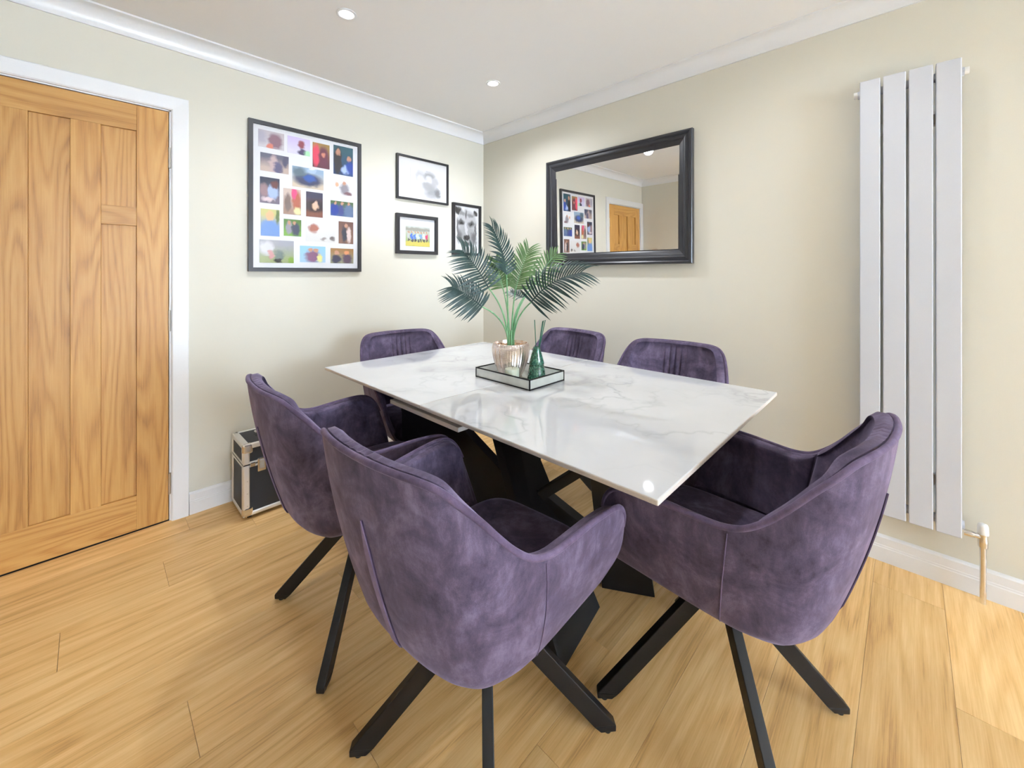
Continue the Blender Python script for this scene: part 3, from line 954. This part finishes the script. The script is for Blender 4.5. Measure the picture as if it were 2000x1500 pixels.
# pencil portrait
t = picture('pencil_drawing', 'black-framed pale pencil drawing of three figures, highest of the small pictures', 1.488, 1.934, 1.731, 2.046, 0.014, 0.022)
sheet('paper', t, 1.498, 1.924, 1.741, 2.036, YA - 0.010, M_WHITEPAPER, 0.006)
g = lambda v: S(v, v, v + 3)
sheet('drawing', t, 1.60, 1.87, 1.765, 1.965, YA - 0.0115, art_mat('pencil_sketch', (g(222), g(223)), [
    (.30, .74, .16, .22, g(196), .7), (.32, .66, .10, .14, g(214), .6), (.60, .80, .17, .18, g(160), .7), (.60, .68, .10, .14, g(216), .6), (.80, .62, .12, .16, g(190), .7),
    (.24, .26, .28, .24, g(216), .8), (.55, .42, .18, .14, g(172), .7), (.68, .25, .22, .26, g(168), .8), (.88, .22, .10, .16, g(128), .7)]), 0.0012)
sheet('glazing', t, 1.500, 1.922, 1.743, 2.034, YA - 0.0155, M_GLASS, 0.001)
# team photograph
t = picture('team_photograph', 'black-framed white-mounted photograph of a sports team, lower left of the small pictures', 1.484, 1.832, 1.343, 1.627, 0.024, 0.026)
sheet('mount', t, 1.500, 1.816, 1.359, 1.611, YA - 0.010, M_MAT, 0.006)
pbl = [(.5, .12, .8, .14, S(205, 190, 90), .4), (.5, .85, .8, .10, S(150, 150, 140), .6)]
for q, cc in enumerate([S(190, 190, 195), S(70, 110, 205), S(75, 120, 215), S(200, 215, 230), S(120, 160, 205), S(205, 210, 215), S(200, 60, 110)]):
    px_ = .12 + q * .127
    pbl += [(px_, .48, .055, .16, cc, .4), (px_, .30, .04, .08, S(80, 70, 70), .5), (px_, .70, .030, .05, skin, .5)]
sheet('photo', t, 1.562, 1.766, 1.400, 1.545, YA - 0.0115, art_mat('team_print', (S(150, 170, 90), S(190, 195, 190)), pbl), 0.0012)
sheet('glazing', t, 1.506, 1.810, 1.365, 1.605, YA - 0.0155, M_GLASS, 0.001)
# dog drawing
t = picture('dog_drawing', 'black-framed ink drawing of a dog face, nearest the corner behind the palm', 1.977, 2.271, 1.350, 1.763, 0.020, 0.024)
sheet('paper', t, 1.991, 2.257, 1.364, 1.749, YA - 0.010, M_WHITEPAPER, 0.006)
dk, md, lt = g(52), g(110), g(186)
sheet('drawing', t, 2.008, 2.242, 1.42, 1.738, YA - 0.0115, art_mat('dog_ink', (g(225), g(228)), [
    (.12, .90, .16, .10, dk, .4), (.86, .86, .11, .08, dk, .4), (.5, .62, .44, .34, lt, .25), (.5, .30, .36, .24, g(165), .4), (.46, .82, .05, .12, md, .6), (.28, .84, .14, .05, g(140), .7), (.66, .80, .14, .05, g(140), .7),
    (.24, .60, .15, .085, g(90), .6), (.70, .58, .14, .085, g(90), .6), (.26, .58, .065, .04, g(25), .4), (.71, .56, .06, .038, g(25), .4), (.47, .42, .05, .16, g(205), .6),
    (.48, .24, .15, .085, g(60), .4), (.43, .23, .03, .03, g(15), .5), (.54, .22, .03, .03, g(15), .5), (.16, .25, .10, .16, md, .7), (.82, .22, .12, .16, md, .7), (.48, .06, .20, .05, g(70), .6), (.1, .45, .05, .2, md, .7), (.9, .42, .05, .2, md, .7)]), 0.0012)
sheet('glazing', t, 1.997, 2.251, 1.370, 1.743, YA - 0.0155, M_GLASS, 0.001)

# light switch on the side wall (seen in the mirror)
sw = empty('light_switch', (XC, 2.40, 1.365))
tag(sw, 'brushed steel light switch plate on the side wall, seen in the mirror', 'light switch')
box('plate', XC, XC + 0.006, 2.357, 2.443, 1.365, 1.451, M_STEEL, sw, bevel=0.002)
box('rocker', XC + 0.006, XC + 0.010, 2.39, 2.41, 1.396, 1.420, M_WHITEP, sw, bevel=0.001)

# ------------------------------------------------------------------ flight case
cx0, cx1, cy0, cy1, cz0, cz1 = 0.512, 0.842, 2.306, 2.540, 0.016, 0.368
case = empty('storage_case', ((cx0 + cx1) / 2, (cy0 + cy1) / 2, 0))
tag(case, 'black storage case with silver metal edges and latches on the floor by the wall', 'case')
zl = 0.268
e_ = 0.004
box('body', cx0 + e_, cx1 - e_, cy0 + e_, cy1 - e_, cz0 + 0.002, zl - 0.002, M_CASE, case)
box('lid', cx0 + e_, cx1 - e_, cy0 + e_, cy1 - e_, zl + 0.002, cz1 - 0.003, M_CASE, case)
EW = 0.030
def rail(x0, x1, y0, y1, z0, z1, name='edge_rail'):
    box(name, x0, x1, y0, y1, z0, z1, M_ALU, case, bevel=0.006)
for x in ((cx0, cx0 + EW), (cx1 - EW, cx1)):
    for y in ((cy0, cy0 + EW), (cy1 - EW, cy1)):
        rail(*x, *y, cz0, zl - 0.003)
        rail(*x, *y, zl + 0.003, cz1)
for y in ((cy0, cy0 + 0.022), (cy1 - 0.022, cy1)):
    rail(cx0 + 0.01, cx1 - 0.01, *y, cz0, cz0 + 0.022)
    rail(cx0 + 0.01, cx1 - 0.01, *y, cz1 - 0.024, cz1)
for x in ((cx0, cx0 + EW), (cx1 - EW, cx1)):
    rail(*x, cy0 + 0.01, cy1 - 0.01, cz0, cz0 + 0.022)
    rail(*x, cy0 + 0.01, cy1 - 0.01, cz1 - 0.024, cz1)
mb = MB()
for z in (zl - 0.014, zl + 0.003):
    mb.box(cx0 + 0.002, cx1 - 0.002, cy0 + 0.002, cy0 + 0.006, z, z + 0.010).box(cx0 + 0.002, cx0 + 0.006, cy0, cy1, z, z + 0.010)
mb.build('closing_strip', M_ALU, case)
for z in (cz0 - 0.001, cz1 - 0.047):
    for x in (cx0 - 0.0015, cx1 - 0.0445):
        MB().box(x, x + 0.046, cy0 - 0.0015, cy0 + 0.03, z, z + 0.048).build('corner_cap', M_CHROME, case, bevel=0.010)
for x in (cx0 + 0.080, cx1 - 0.080):
    l = MB().box(x - 0.019, x + 0.019, cy0 - 0.005, cy0 + 0.004, zl - 0.045, zl + 0.022).build('latch', M_CHROME, case, bevel=0.004)
    MB().box(x - 0.010, x + 0.010, cy0 - 0.012, cy0 - 0.004, zl - 0.030, zl + 0.012).lathe([(0.006, -0.015), (0.006, -0.003)], (x, cy0, zl - 0.020), 12, axis='Y').build('latch_lever', M_STEEL, l, bevel=0.002)
MB().box(cx0 + 0.03, cx0 + 0.052, cy0 - 0.006, cy0 + 0.004, zl - 0.012, zl + 0.008).build('hasp', M_CHROME, case, bevel=0.003)
hy = (cy0 + cy1) / 2
hx = (cx0 + cx1) / 2
hd = MB()
for s in (-1, 1):
    hd.box(hx + s * 0.075 - 0.013, hx + s * 0.075 + 0.013, hy - 0.016, hy + 0.016, cz1 - 0.002, cz1 + 0.020)
h = hd.build('handle_mount', M_CHROME, case, bevel=0.004)
MB().box(hx - 0.085, hx + 0.085, hy - 0.012, hy + 0.012, cz1 + 0.012, cz1 + 0.024).build('handle_grip', M_STEEL, h, bevel=0.005)
rv = MB()
for z in (0.07, 0.13, 0.19):
    rv.lathe([(0.003, -0.001), (0.002, 0.001)], (cx0 + EW * 0.6, cy0 - 0.001, z), 8, axis='Y')
rv.build('rivets', M_STEEL, case)
for x in (cx0 + 0.035, cx1 - 0.035):
    for y in (cy0 + 0.035, cy1 - 0.035):
        MB().lathe([(0.012, 0.0), (0.014, 0.017)], (x, y, 0), 14).build('rubber_foot', M_RUBBER, case)

# ------------------------------------------------------------------ tray with plant, candle and diffuser
tx0, tx1, ty0, ty1, tz0 = 1.146, 1.361, 1.018, 1.327, TZ
tray = empty('tray', ((tx0 + tx1) / 2, (ty0 + ty1) / 2, tz0))
tag(tray, 'low rectangular glass tray with black metal edges on the white tabletop', 'tray')
hz = 0.040
box('base_glass', tx0, tx1, ty0, ty1, tz0 + 0.001, tz0 + 0.005, plain('tray_mirror', (0.86, 0.88, 0.87, 1), 0.03, metal=1.0), tray)
box('side_pane', tx0 + 0.001, tx0 + 0.003, ty0, ty1, tz0 + 0.004, tz0 + hz, M_FROST, tray)
box('side_pane', tx1 - 0.003, tx1 - 0.001, ty0, ty1, tz0 + 0.004, tz0 + hz, M_FROST, tray)
box('side_pane', tx0, tx1, ty0 + 0.001, ty0 + 0.003, tz0 + 0.004, tz0 + hz, M_FROST, tray)
box('side_pane', tx0, tx1, ty1 - 0.003, ty1 - 0.001, tz0 + 0.004, tz0 + hz, M_FROST, tray)
rb = 0.0022
for z in (tz0 + 0.003, tz0 + hz):
    for x in (tx0 + .002, tx1 - .002):
        box('edge_bar', x - rb, x + rb, ty0, ty1, z - rb, z + rb, M_BLACKMETAL, tray)
    for y in (ty0 + .002, ty1 - .002):
        box('edge_bar', tx0, tx1, y - rb, y + rb, z - rb, z + rb, M_BLACKMETAL, tray)
for x in (tx0 + .002, tx1 - .002):
    for y in (ty0 + .002, ty1 - .002):
        box('edge_bar', x - rb, x + rb, y - rb, y + rb, tz0, tz0 + hz, M_BLACKMETAL, tray)

# potted palm
PX, PY, PZ = 1.255, 1.223, TZ + 0.0055
pl = empty('potted_palm', (PX, PY, PZ))
tag(pl, 'artificial palm with dark green fronds in a ribbed rose silver pot on the tray', 'plant')
def pot_mat():
    m, nt, p = nodes_of('rose_silver_ribbed')
    p.inputs['Metallic'].default_value = 1.0
    p.inputs['Roughness'].default_value = 0.24
    tc = N(nt, 'ShaderNodeTexCoord')
    no = N(nt, 'ShaderNodeTexNoise', Scale=30.0, Detail=3.0)
    nt.links.new(tc.outputs['Object'], no.inputs['Vector'])
    c = ramp(nt, [(0.3, (0.70, 0.60, 0.56, 1)), (0.7, (0.88, 0.80, 0.77, 1))], no.outputs['Fac'])
    nt.links.new(c.outputs['Color'], p.inputs['Base Color'])
    return m
M_POT = pot_mat()
prof = []
npz = 34
def pot_r(t_):
    return 0.043 + 0.037 * (math.sin(min(1, t_ * 1.12 + 0.02) * math.pi / 2)) ** 0.85 if t_ < 0.86 else 0.0795 - 0.006 * ((t_ - 0.86) / 0.14) ** 2
vv, ff = [], []
sg = 96
for i in range(npz * 2 + 1):
    t_ = i / (npz * 2)
    for k in range(sg):
        a = 2 * math.pi * k / sg
        rr_ = pot_r(t_) + (0.0009 if i % 2 else 0.0) + (0.0009 if k % 2 else 0.0)
        vv.append((PX + rr_ * math.cos(a), PY + rr_ * math.sin(a), PZ + 0.140 * t_))
for i in range(npz * 2):
    for k in range(sg):
        k2 = (k + 1) % sg
        ff.append((i * sg + k, i * sg + k2, (i + 1) * sg + k2, (i + 1) * sg + k))
b0 = len(vv)
for k in range(sg):
    a = 2 * math.pi * k / sg
    vv.append((PX + 0.070 * math.cos(a), PY + 0.070 * math.sin(a), PZ + 0.140))
for k in range(sg):
    a = 2 * math.pi * k / sg
    vv.append((PX + 0.066 * math.cos(a), PY + 0.066 * math.sin(a), PZ + 0.115))
i = npz * 2
for k in range(sg):
    k2 = (k + 1) % sg
    ff.append((i * sg + k, i * sg + k2, b0 + k2, b0 + k))
    ff.append((b0 + k, b0 + k2, b0 + sg + k2, b0 + sg + k))
ff.append(tuple(range(sg)))
MB().add(vv, ff).build('pot', M_POT, pl, smooth=False)
MB().lathe([(0.001, 0.126), (0.03, 0.127), (0.067, 0.124)], (PX, PY, PZ), 40, cap=False).build('gravel_bed', plain('gravel', srgb(176, 142, 112), 0.9, bump=1.0, bscale=160, vary=0.35), pl)
gv = MB()
for q in range(150):
    a, r_ = random.random() * 6.283, 0.064 * math.sqrt(random.random())
    s = random.uniform(0.002, 0.0045)
    gv.lathe([(s * 0.3, -s * .6), (s, 0), (s * 0.4, s * .6)], (PX + r_ * math.cos(a), PY + r_ * math.sin(a), PZ + 0.128), 6)
gvo = gv.build('gravel', plain('gravel_chips', srgb(196, 160, 128), 0.7, vary=0.4, bscale=90), pl)
gvo['kind'] = 'stuff'

def leafmat(name, a, b):
    m, nt, p = nodes_of(name)
    tc = N(nt, 'ShaderNodeTexCoord')
    no = N(nt, 'ShaderNodeTexNoise', Scale=25.0, Detail=3.0)
    nt.links.new(tc.outputs['Object'], no.inputs['Vector'])
    c = ramp(nt, [(0.3, a), (0.7, b)], no.outputs['Fac'])
    nt.links.new(c.outputs['Color'], p.inputs['Base Color'])
    p.inputs['Roughness'].default_value = 0.42
    p.inputs['Specular IOR Level'].default_value = 0.4
    return m
M_LEAFD = leafmat('palm_dark', srgb(28, 50, 48), srgb(52, 76, 72))
M_LEAFL = leafmat('palm_light', srgb(66, 98, 56), srgb(102, 132, 82))
M_STEM = leafmat('palm_stem', srgb(84, 140, 92), srgb(126, 170, 124))
CROWN = Vector((PX, PY, PZ + 0.125))
TOCAM = (Vector((0, 0, CAM_H)) - CROWN).normalized()
def frond(base, tip, mid, normal, nleaf, llen, mat, wide=0.0056, fold=0.25, ang0=80, ang1=30, lr=(1.0, 1.0), stem_r=0.0028):
    base, tip, mid = Vector(base), Vector(tip), Vector(mid)
    normal = Vector(normal).normalized()
    d0 = (base - CROWN)
    foot = CROWN + Vector((d0.x, d0.y, 0)).normalized() * 0.012
    stem = []
    for q in range(13):
        s = q / 12
        c1 = foot + Vector((0, 0, d0.length * 0.55))
        stem.append(foot * (1 - s) ** 2 + c1 * 2 * s * (1 - s) + base * s * s)
    tip = base + (tip - base) * 0.80
    mid = base + (mid - base) * 0.84
    rach = [base * (1 - s) ** 2 + mid * 2 * s * (1 - s) + tip * s * s for s in [q / 16 for q in range(17)]]
    fr_ = MB().tube(stem + rach[1:], [stem_r * (1.5 - 0.5 * q / 12) for q in range(13)] + [stem_r * (1 - 0.75 * q / 16) for q in range(1, 17)], 7).build('frond', M_STEM, pl, smooth=True)
    # dark rachis skin on dark fronds
    if mat is M_LEAFD:
        MB().tube([p + normal * 0.0006 for p in rach], [0.0029 * (1 - 0.7 * q / 16) for q in range(17)], 6).build('rachis', mat, fr_, smooth=True)
    for q in range(nleaf):
        s = (q + 0.15) / nleaf
        p = base * (1 - s) ** 2 + mid * 2 * s * (1 - s) + tip * s * s
        dr = (2 * (1 - s) * (mid - base) + 2 * s * (tip - mid)).normalized()
        nn = (normal - dr * normal.dot(dr)).normalized()
        side = dr.cross(nn).normalized()
        prof_l = 0.62 + 0.38 * math.sin(math.pi * min(1, s * 0.80 + 0.18))
        for sg_, k in ((1, 0), (-1, 1)):
            L = llen * prof_l * lr[k] * random.uniform(0.93, 1.06)
            an = R(ang0 + (ang1 - ang0) * s + random.uniform(-3, 3))
            dv = (dr * math.cos(an) + side * sg_ * math.sin(an) + nn * fold).normalized()
            wv = dv.cross(nn).normalized()
            n2 = wv.cross(dv).normalized()
            if n2.dot(nn) < 0:
                n2 = -n2
            wmax = wide * random.uniform(0.9, 1.1) * (1 - 0.45 * s)
            droop = L * random.uniform(0.16, 0.30)
            prev = []
            v, f = [], []
            segs = 6
            for j in range(segs + 1):
                u = j / segs
                c = p + dv * (L * u) + n2 * (L * 0.10 * math.sin(math.pi * u) ) + Vector((0, 0, -droop * u * u)) + dr * (L * 0.10 * u * u)
                wd = wmax * (0.35 + 0.65 * math.sin(math.pi * min(1, 0.15 + u * 0.55))) * (1 - u ** 3.5) + 0.0003
                v += [c - wv * wd + n2 * wd * 0.25, c - n2 * 0.0003, c + wv * wd + n2 * wd * 0.25, c + n2 * 0.0005]
            for j in range(segs):
                a_ = j * 4
                for m_ in range(4):
                    m2 = (m_ + 1) % 4
                    f.append((a_ + m_, a_ + m2, a_ + 4 + m2, a_ + 4 + m_))
            f.append((0, 1, 2, 3))
            f.append(tuple(segs * 4 + m_ for m_ in range(4)))
            link('leaflet', mesh_from('leaflet', v, f), mat, fr_)
    return fr_
up = Vector((0, 0, 1))
lefts = Vector((-0.696, 0.718, 0))       # towards picture left
V_ = Vector
frond((1.134, 1.273, 1.063), (0.985, 1.335, 1.170), (1.06, 1.31, 1.135), TOCAM * 1.0 + up * 0.3, 19, 0.098, M_LEAFD, fold=0.05)
frond((1.166, 1.268, 1.141), (1.020, 1.310, 1.335), (1.10, 1.30, 1.27), TOCAM * 1.0 + up * 0.4 - lefts * 0.2, 20, 0.108, M_LEAFD, fold=0.05)
frond((1.247, 1.242, 1.197), (1.165, 1.272, 1.450), (1.235, 1.25, 1.34), TOCAM * 0.8 - lefts * 0.75, 19, 0.092, M_LEAFD, fold=0.08, ang0=60, ang1=22, lr=(1.0, 1.05))
frond((1.278, 1.296, 1.138), (1.276, 1.356, 1.300), (1.275, 1.32, 1.22), TOCAM * 1.0 + up * 0.1, 15, 0.075, M_LEAFL, fold=0.06)
frond((1.333, 1.269, 1.130), (1.431, 1.254, 1.365), (1.375, 1.27, 1.24), TOCAM * 1.0 + up * 0.15, 20, 0.105, M_LEAFL, fold=0.06, ang0=70)
frond((1.262, 1.112, 1.084), (1.366, 0.868, 1.236), (1.292, 1.02, 1.205), TOCAM * 0.9 + up * 0.55, 23, 0.125, M_LEAFD, fold=0.05, ang0=80, ang1=25)
frond((1.401, 1.285, 1.088), (1.396, 1.385, 1.118), (1.40, 1.335, 1.11), TOCAM * 0.6 + up * 0.8, 8, 0.055, M_LEAFD)
frond((1.424, 1.232, 1.152), (1.543, 1.167, 1.330), (1.47, 1.20, 1.26), TOCAM * 1.0 + up * 0.15, 14, 0.085, M_LEAFL, fold=0.06)
for q in range(5):
    a = q * 1.257 + 0.4
    MB().tube([CROWN + V_((0.010 * math.cos(a), 0.010 * math.sin(a), -0.005 + 0.012 * j)) * 1.0 - V_((0.0006 * j * math.cos(a), 0.0006 * j * math.sin(a), 0)) for j in range(7)], [0.0075 - 0.0007 * j for j in range(7)], 8).build('stem_sheath', M_STEM, pl, smooth=True)

# candle
CX, CY = 1.183, 1.146
cd = empty('candle', (CX, CY, PZ))
tag(cd, 'small pale green candle in a clear glass, in front of the plant pot', 'candle')
MB().lathe([(0.0285, 0.004), (0.0285, 0.052), (0.026, 0.053), (0.002, 0.053)], (CX, CY, PZ), 32).build('wax', M_CANDLE, cd, smooth=False)
MB().lathe([(0.0, 0.0), (0.030, 0.0), (0.0308, 0.003), (0.0308, 0.070), (0.0296, 0.0705), (0.0294, 0.004), (0.0, 0.0035)], (CX, CY, PZ), 36, cap=False).build('glass_jar', M_TRAYGLASS, cd, smooth=False)
MB().tube([(CX, CY, PZ + 0.052), (CX + 0.001, CY, PZ + 0.060)], 0.0008, 6).build('wick', M_RUBBER, cd)

# reed diffuser
QX, QY = 1.272, 1.092
df = empty('reed_diffuser', (QX, QY, PZ))
tag(df, 'dark green tree-shaped ceramic reed diffuser with green sticks on the tray', 'diffuser')
def green_glaze():
    m, nt, p = nodes_of('green_glaze')
    tc = N(nt, 'ShaderNodeTexCoord')
    no = N(nt, 'ShaderNodeTexNoise', Scale=140.0, Detail=3.0, Roughness=0.7)
    nt.links.new(tc.outputs['Object'], no.inputs['Vector'])
    c = ramp(nt, [(0.40, srgb(16, 64, 52)), (0.55, srgb(34, 104, 82)), (0.68, srgb(110, 165, 140))], no.outputs['Fac'])
    nt.links.new(c.outputs['Color'], p.inputs['Base Color'])
    p.inputs['Roughness'].default_value = 0.12
    p.inputs['Coat Weight'].default_value = 0.6
    return m
M_GREEN = green_glaze()
o = MB().lathe([(0.001, 0.0), (0.036, 0.0), (0.0385, 0.003), (0.0385, 0.006), (0.0300, 0.062), (0.0285, 0.064), (0.0310, 0.066), (0.0312, 0.070), (0.0150, 0.128), (0.0142, 0.134), (0.0125, 0.136), (0.0095, 0.136), (0.0095, 0.120), (0.001, 0.119)], (QX, QY, PZ), 40, cap=False).build('bottle', M_GREEN, df)
smooth_angle(o, 35)
M_REED = plain('reed_green', srgb(28, 92, 72), 0.6, bump=0.2, bscale=300, vary=0.2)
for ddx, ddy, hh in ((-0.006, 0.006, 0.118), (0.020, -0.020, 0.115), (0.024, -0.026, 0.117), (0.016, -0.018, 0.100), (0.022, -0.014, 0.112)):
    MB().tube([(QX + ddx * 0.12, QY + ddy * 0.12, PZ + 0.10), (QX + ddx, QY + ddy, PZ + 0.128 + hh)], 0.0019, 7).build('reed', M_REED, df, smooth=True)
